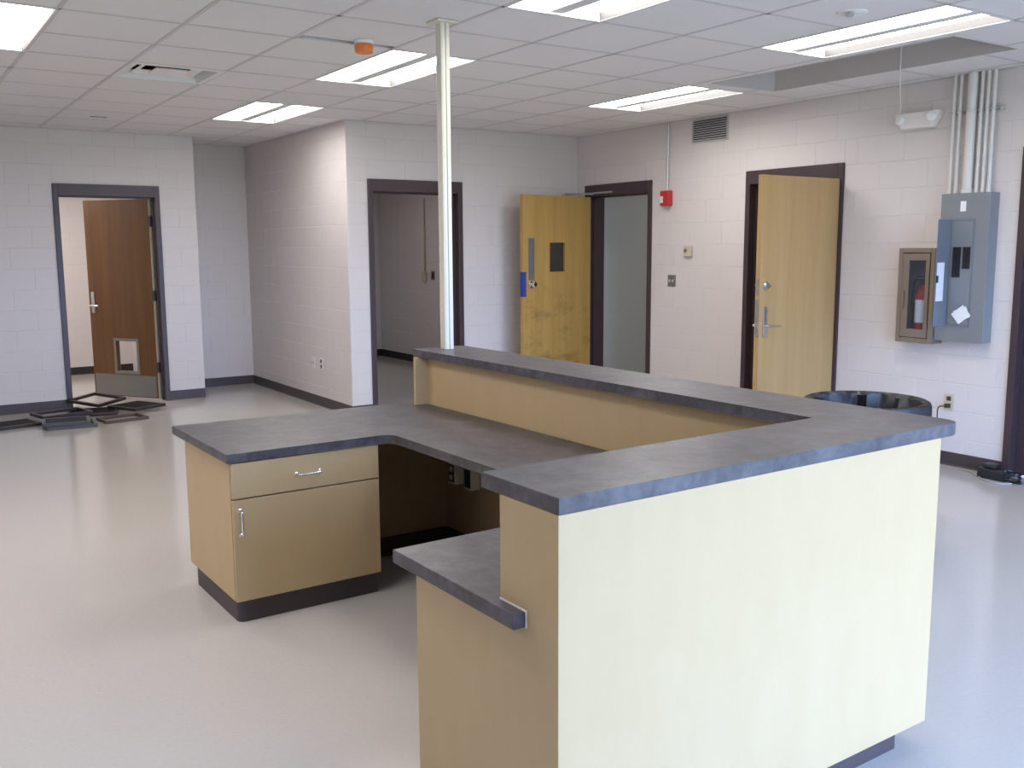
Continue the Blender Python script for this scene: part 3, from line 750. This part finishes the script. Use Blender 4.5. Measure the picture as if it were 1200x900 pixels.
# electrical panel
py, pz0, pz1, pd = -4.5525, .925, 1.965, .11; pw2 = .1825
t = wthing('breaker_panel', 'grey breaker panel box with open side door on right wall', 'electrical panel', py, pz0)
hgt = pz1-pz0
box('box_body', PANELGREY, t, -pw2, pw2, -pd, 0, 0, hgt, bev=.003)
box('dead_front', PANELGREY, t, -.085, .072, -pd-.006, -pd, .125, .845, bev=.002)
bm = bmesh.new()
for q in ((-.094, .080, .855, .862), (-.094, .080, .108, .115), (.076, .082, .115, .855)): bx(bm, q[0], q[1], -pd-.004, -pd, q[2], q[3])
obj('rim', bm, PANELGREY2, t)
for a, b, z0_, z1_, n in ((-.066, -.008, .457, .668, 10), (.008, .062, .517, .668, 7)):
    bk = box('breaker_bank', BLACK, t, a, b, -pd-.012, -pd-.006, z0_, z1_)
    bm = bmesh.new(); st = (z1_-z0_)/n
    for k in range(n): bx(bm, a+.003, b-.003, -pd-.016, -pd-.012, z0_+k*st+.003, z0_+(k+1)*st-.003); bx(bm, (a+b)/2-.012, (a+b)/2+.008, -pd-.026, -pd-.016, z0_+k*st+.007, z0_+(k+1)*st-.007)
    obj('breakers', bm, BLACK, bk)
pdoor = box('panel_door', PANELGREY2, t, 0, .2, -.004, 0, .11, .86, bev=.001); pdoor.location = (-.0945, -pd-.003, 0); pdoor.rotation_euler = (0, 0, R(-82))
box('directory_card', PAPER, pdoor, .075, .185, .0, .0012, .29, .56)
box('door_latch', BLACK, pdoor, .175, .195, .0, .010, .42, .47, bev=.002)
box('panel_label', PAPER, t, -.035, .006, -pd-.0015, -pd, .915, .985)
bm = bmesh.new(); bx(bm, -.055, .055, -.001, 0, -.045, .045); o = obj('note_sheet', bm, PAPER, t); o.location = (.022, -pd-.014, .195); o.rotation_euler = (R(5), R(-38), 0)
bm = bmesh.new(); bx(bm, -.05, .05, -.001, 0, -.04, .04); o = obj('note_sheet', bm, PAPER, t); o.location = (.032, -pd-.019, .20); o.rotation_euler = (R(6), R(-22), 0)
# conduits above the panel
CN = [(-4.356-.035, .011, 'thin conduit above the breaker panel, first from the left'), (-4.439, .012, 'thin conduit above the breaker panel, just left of the wide one'),
      (-4.523, .033, 'wide pale conduit above the breaker panel, thickest of the row'), (-4.592, .012, 'thin conduit above the breaker panel, just right of the wide one'),
      (-4.637, .012, 'thin conduit above the breaker panel, second from the right'), (-4.681, .012, 'thin conduit above the breaker panel, last on the right')]
for y, r_, lab in CN:
    t = thing('conduit', lab, 'conduit', (-.055, y, pz1), 0, 'conduits above the breaker panel')
    tubeo('pipe', CONDUIT_PAINT, t, [(0, 0, .001), (0, 0, H-pz1-.003)], r_, 16)
    bm = bmesh.new(); lathe(bm, [(r_*1.35, 0.001), (r_*1.35, .022), (r_*1.1, .03)], n=16); obj('connector', bm, CONDUIT_PAINT, t, True)
t = wthing('conduit_strut', 'slotted metal strut across the conduits above the breaker panel', 'bracket', -4.535, 2.53)
bm = bmesh.new(); bx(bm, -.17, .2, -.019, 0, -.016, .016, bev=.002); obj('channel', bm, GALV, t)
for y, r_, lab in CN:
    bm = bmesh.new(); c_ = -4.535-y; rr = r_+.003
    pts = [(c_-rr-.006, -.02, 0), (c_-rr, -.055, 0)] + [(c_+rr*math.cos(R(a)), -.055-rr*math.sin(R(a)), 0) for a in (150, 120, 90, 60, 30)] + [(c_+rr, -.055, 0), (c_+rr+.006, -.02, 0)]
    tube(bm, pts, .005, 6); obj('pipe_clamp', bm, GALV, t)
bm = bmesh.new(); lathe(bm, [(.014, -.019), (.014, -.03), (.006, -.034)], (.185, 0, 0), 12, 'y'); obj('bolt', bm, GALV, t)

# emergency light
t = wthing('emergency_light', 'white wall emergency light with two angled lamp ends by the pipes', 'emergency light', -4.115, 2.51)
bm = bmesh.new(); prism(bm, [(-.17, .055), (.17, .055), (.17, .02), (.115, -.06), (-.115, -.06), (-.17, .02)], -.085, 0, .006)
for v in bm.verts: v.co = Vector((v.co.x, v.co.z, v.co.y))
obj('body', bm, PLASTIC_W, t)
for s in (-1, 1):
    bm = bmesh.new(); lathe(bm, [(.026, .02), (.034, -.004), (.036, -.016), (.024, -.02)], n=20, axis='y')
    o = obj('lamp_head', bm, WHITE, t, True); o.location = (s*.125, -.085, .008); o.rotation_euler = (R(-20), 0, R(s*28))
tag(tubeo('hanging_cord', WHITE, None, bez([(-.06, -3.965, 2.567), (-.10, -3.995, 2.61), (-.35, -4.16, 2.68), (-.615, -4.335, 2.775), (-.63, -4.345, H+.1), (-.63, -4.345, H+.49)], 10), .004, 8), 'thin white cord hanging from ceiling pocket to the emergency light', 'cord')

# fire extinguisher cabinet (hollow) and extinguisher
cy0, cy1, cz0, cz1, cd = 4.072, 4.366, .895, 1.587, .125
t = thing('extinguisher_cabinet', 'tan metal wall cabinet with glass door left of the grey panel', 'cabinet', (0, -(cy0+cy1)/2, cz0), R(-90))
W2, HC = (cy1-cy0)/2, cz1-cz0
bm = bmesh.new(); bx(bm, -W2, -W2+.012, -cd, 0, 0, HC); bx(bm, W2-.012, W2, -cd, 0, 0, HC); bx(bm, -W2+.012, W2-.012, -cd, 0, 0, .012); bx(bm, -W2+.012, W2-.012, -cd, 0, HC-.012, HC)
obj('shell', bm, BRONZE, t)
box('back_plate', PANELGREY, t, -W2+.012, W2-.012, -.006, -.001, .012, HC-.012)
bm = bmesh.new(); a, b = W2-.004, .03
for (x0_, x1_, z0_, z1_) in ((-W2, -W2+.035, 0, HC), (W2-.035, W2, 0, HC), (-W2+.035, W2-.035, 0, .035), (-W2+.035, W2-.035, HC-.035, HC)): bx(bm, x0_, x1_, -cd-.012, -cd, z0_, z1_, bev=.003)
obj('trim_frame', bm, BRONZE, t)
bm = bmesh.new(); gx0, gx1, gz0, gz1 = -.055, .078, .10, HC-.09; ax, az0, az1 = W2-.04, .04, HC-.04
for q in ((-ax, gx0, az0, az1), (gx1, ax, az0, az1), (gx0, gx1, az0, gz0), (gx0, gx1, gz1, az1)): bx(bm, q[0], q[1], -cd-.016, -cd, q[2], q[3])
cd_ = obj('cabinet_door', bm, BRONZE, t)
box('glass_pane', GLASS_CAB, cd_, gx0, gx1, -cd-.008, -cd-.004, gz0, gz1)
bm = bmesh.new(); bx(bm, -.104, -.082, -cd-.032, -cd-.016, .25, .38, bev=.004); obj('pull_handle', bm, BRONZE, cd_)
t = thing('fire_extinguisher', 'red fire extinguisher with white label and black hose inside the tan cabinet', 'fire extinguisher', (-.066, -(cy0+cy1)/2-.018, cz0+.0125), R(-90))
bm = bmesh.new(); lathe(bm, [(.044, 0), (.05, .006), (.05, .33), (.046, .36), (.03, .385), (.016, .395), (.016, .41)], n=28); obj('cylinder', bm, REDPAINT, t, True)
bm = bmesh.new(); lathe(bm, [(.0506, .135), (.0508, .137), (.0508, .30), (.0506, .302)], n=28); obj('label_band', bm, PAPER, t, True)
bm = bmesh.new(); bx(bm, -.014, .014, -.014, .014, .41, .445); bx(bm, -.055, .03, -.009, .009, .445, .455); bx(bm, -.05, .02, -.009, .009, .466, .475); obj('valve', bm, BLACK, t)
tubeo('hose', BLACK, t, bez([(-.012, 0, .43), (-.05, -.02, .44), (-.067, -.02, .36), (-.066, -.02, .2), (-.064, -.02, .10)], 8), .0095)

# wall outlet with a cord, floor adapter
t = wthing('wall_outlet', 'beige double outlet on the right wall with dark cord plugged in', 'outlet', -4.452, .468)
box('plate', BEIGE, t, -.037, .037, -.006, 0, -.06, .06, bev=.002)
for z in (-.026, .026): box('socket', mat('brown_receptacle', (.05, .035, .03), .4), t, -.017, .017, -.009, -.006, z-.016, z+.016, bev=.002)
t = thing('plug_cord', 'thin dark brown cord dropping from the wall outlet to the floor', 'cord', (0, -4.43, 0))
CORD = mat('dark_brown_cord', (.05, .028, .022), .5)
tubeo('cable', CORD, t, bez([(-.03, -.02, .44), (-.06, .02, .43), (-.05, .035, .36), (-.035, .035, .25), (-.03, .03, .12), (-.05, .03, .03), (-.1, .05, .006), (-.16, .12, .006), (-.10, .18, .006)], 10), .0045, 8)
bm = bmesh.new(); bx(bm, -.042, -.009, -.037, -.008, .428, .458, bev=.004); obj('plug', bm, CORD, t)
t = thing('power_adapter', 'black power adapter with coiled cable on floor by the brown frame', 'adapter', (-.14, -4.90, 0), R(-90))
bm = bmesh.new(); bx(bm, -.10, .10, -.05, .05, .0, .075, bev=.012); obj('case', bm, BLACK, t, True)
bm = bmesh.new(); bx(bm, -.07, .03, -.04, .045, .075, .105, bev=.01); obj('upper_brick', bm, BLACK, t, True)
coil = [(.14+.05*math.cos(k*.5), -.02+.045*math.sin(k*.5), .01+.0022*k) for k in range(34)]
tubeo('cable', BLACK, t, bez([(.10, 0, .03), (.12, -.02, .012)] + coil, 3), .008, 7)
tubeo('loose_cable', mat('grey_cable', (.35, .35, .36), .5), t, bez([(.16, -.06, .006), (.10, -.13, .006), (.0, -.12, .006), (-.10, -.03, .006), (-.2, .04, .006), (-.33, .08, .006)], 8), .005, 7)

# trash bin
bc = (-2.15, -5.29, 0)
t = thing('trash_bin', 'round black trash bin with a bag liner behind the counter corner', 'trash bin', bc)
bm = bmesh.new(); lathe(bm, [(.24, 0), (.25, .01), (.295, .70), (.31, .705), (.315, .77), (.305, .785), (.29, .78), (.28, .70), (.235, .02)], n=44); obj('bin_body', bm, BINPLASTIC, t, True)
bm = bmesh.new(); n = 72; prof = [(.322, .66), (.325, .74), (.324, .775), (.318, .792), (.305, .798), (.290, .785), (.275, .72), (.262, .62), (.245, .50), (.22, .40), (.12, .36), (.02, .35)]
rings = []
for j, (r_, h) in enumerate(prof):
    rg = []
    for k in range(n):
        a = 2*math.pi*k/n; am = .0 if j < 5 else .018
        wv = math.sin(a*11+j*.9)+.7*math.sin(a*17+1.3*j)+.5*math.sin(a*5-j)
        rr = r_ + (abs(wv)*am*.5 if j < 2 else wv*am - (.012 if j > 4 else 0)); rg.append(bm.verts.new((rr*math.cos(a), rr*math.sin(a), h + .008*math.sin(a*7+j)*(j > 4))))
    rings.append(rg)
for A, B in zip(rings, rings[1:]):
    for k in range(n): bm.faces.new((A[k], A[(k+1) % n], B[(k+1) % n], B[k]))
bm.faces.new(rings[-1])
obj('bag_liner', bm, BLACKFILM, t, True)

# ------------------------------------------------------------------ small wall plates on the corner wall and in the back room
def plate_on(face, name, label, cat, loc, parts, group=None):
    t = thing(name, label, cat, loc, 0 if face == '-y' else R(-90), group); parts(t)
t = thing('phone_plate', 'small white wall plate left of the outlet on the corner wall', 'wall plate', (XA, .94, .435), R(-90))
box('plate', PLASTIC_W, t, -.037, .037, -.006, 0, -.06, .06, bev=.002); box('jack', GREYSTEEL, t, -.01, .01, -.010, -.006, -.012, .012, bev=.001)
t = thing('corner_outlet', 'dark socketed outlet low on the corner wall facing the counter', 'outlet', (XA, .73, .44), R(-90))
box('plate', PLASTIC_W, t, -.037, .037, -.006, 0, -.06, .06, bev=.002)
for z in (-.027, .027): box('socket', mat('brown_receptacle', (.05, .035, .03), .4), t, -.018, .018, -.010, -.006, z-.018, z+.018, bev=.002)
t = thing('room_switch', 'light switch seen through the doorway behind the ivory pole', 'switch', (-.13, 3.02, 1.24), R(-90))
box('plate', GREYSTEEL, t, -.045, .045, -.008, 0, -.06, .06, bev=.002); box('toggle', BLACK, t, .0, .03, -.02, -.008, -.04, .04, bev=.002)
t = thing('room_wall_box', 'pale surface box with conduit seen through the doorway behind the pole', 'wall box', (-.13, 3.22, 1.22), R(-90))
box('box_body', BEIGE, t, -.05, .05, -.04, 0, -.06, .06, bev=.003); tubeo('conduit_pipe', BEIGE, t, [(0, -.02, .06), (0, -.02, 1.05)], .011)

# ------------------------------------------------------------------ loose door louvers on the floor
def grille(label, px_, py_, rz, W_, D_, z, tilt=(0, 0), kind='louver', m=LOUVER, th=.030):
    t = thing('door_louver', label, 'louver', (px_, py_, z), 0, 'loose louvers and frames by the office door')
    t.rotation_euler = (R(tilt[0]), R(tilt[1]), R(rz)); f = .028
    bm = bmesh.new()
    bx(bm, -W_/2, -W_/2+f, -D_/2, D_/2, 0, th, bev=.002); bx(bm, W_/2-f, W_/2, -D_/2, D_/2, 0, th, bev=.002)
    bx(bm, -W_/2+f, W_/2-f, -D_/2, -D_/2+f, 0, th, bev=.002); bx(bm, -W_/2+f, W_/2-f, D_/2-f, D_/2, 0, th, bev=.002)
    obj('frame', bm, m, t)
    if kind == 'louver':
        n = int((D_-2*f)/.032)
        for k in range(n):
            y = -D_/2+f+(k+.5)*(D_-2*f)/n
            bm = bmesh.new(); v = [bm.verts.new(q) for q in ((-W_/2+f, y-.015, .003), (W_/2-f, y-.015, .003), (W_/2-f, y+.004, th-.002), (-W_/2+f, y+.004, th-.002))]
            f_ = bm.faces.new(v); bmesh.ops.solidify(bm, geom=[f_], thickness=.0015); obj('slat', bm, m, t)
    return t
grille('dark louver lying flat on floor, leftmost of the loose pile', -5.53, 1.36, 12, .44, .34, 0)
grille('grey edged louver on top at the front of the loose pile', -5.10, 1.06, -8, .40, .32, .032, m=LOUVER_G)
grille('grey louver lying under another at the front of the loose pile', -5.06, 1.05, -5, .42, .34, .0, m=LOUVER_G)
grille('empty frame lying flat behind the grey louver of the loose pile', -5.06, 1.57, 14, .46, .34, .032, kind='frame', m=LOUVER)
grille('empty brown frame lying flat in the middle of the loose pile', -4.60, 1.12, 8, .40, .28, .0, kind='frame', m=LOUVER_B)
grille('dark louver under the propped frame beside the office doorway', -4.76, 1.66, -14, .46, .40, .0)
grille('dark brown louver lying flat, rightmost of the loose pile', -4.36, 1.60, -62, .40, .38, .032)
grille('empty square frame propped up on the louvers in the doorway', -4.66, 2.0, 38, .40, .40, .072, tilt=(5, -3), kind='frame')
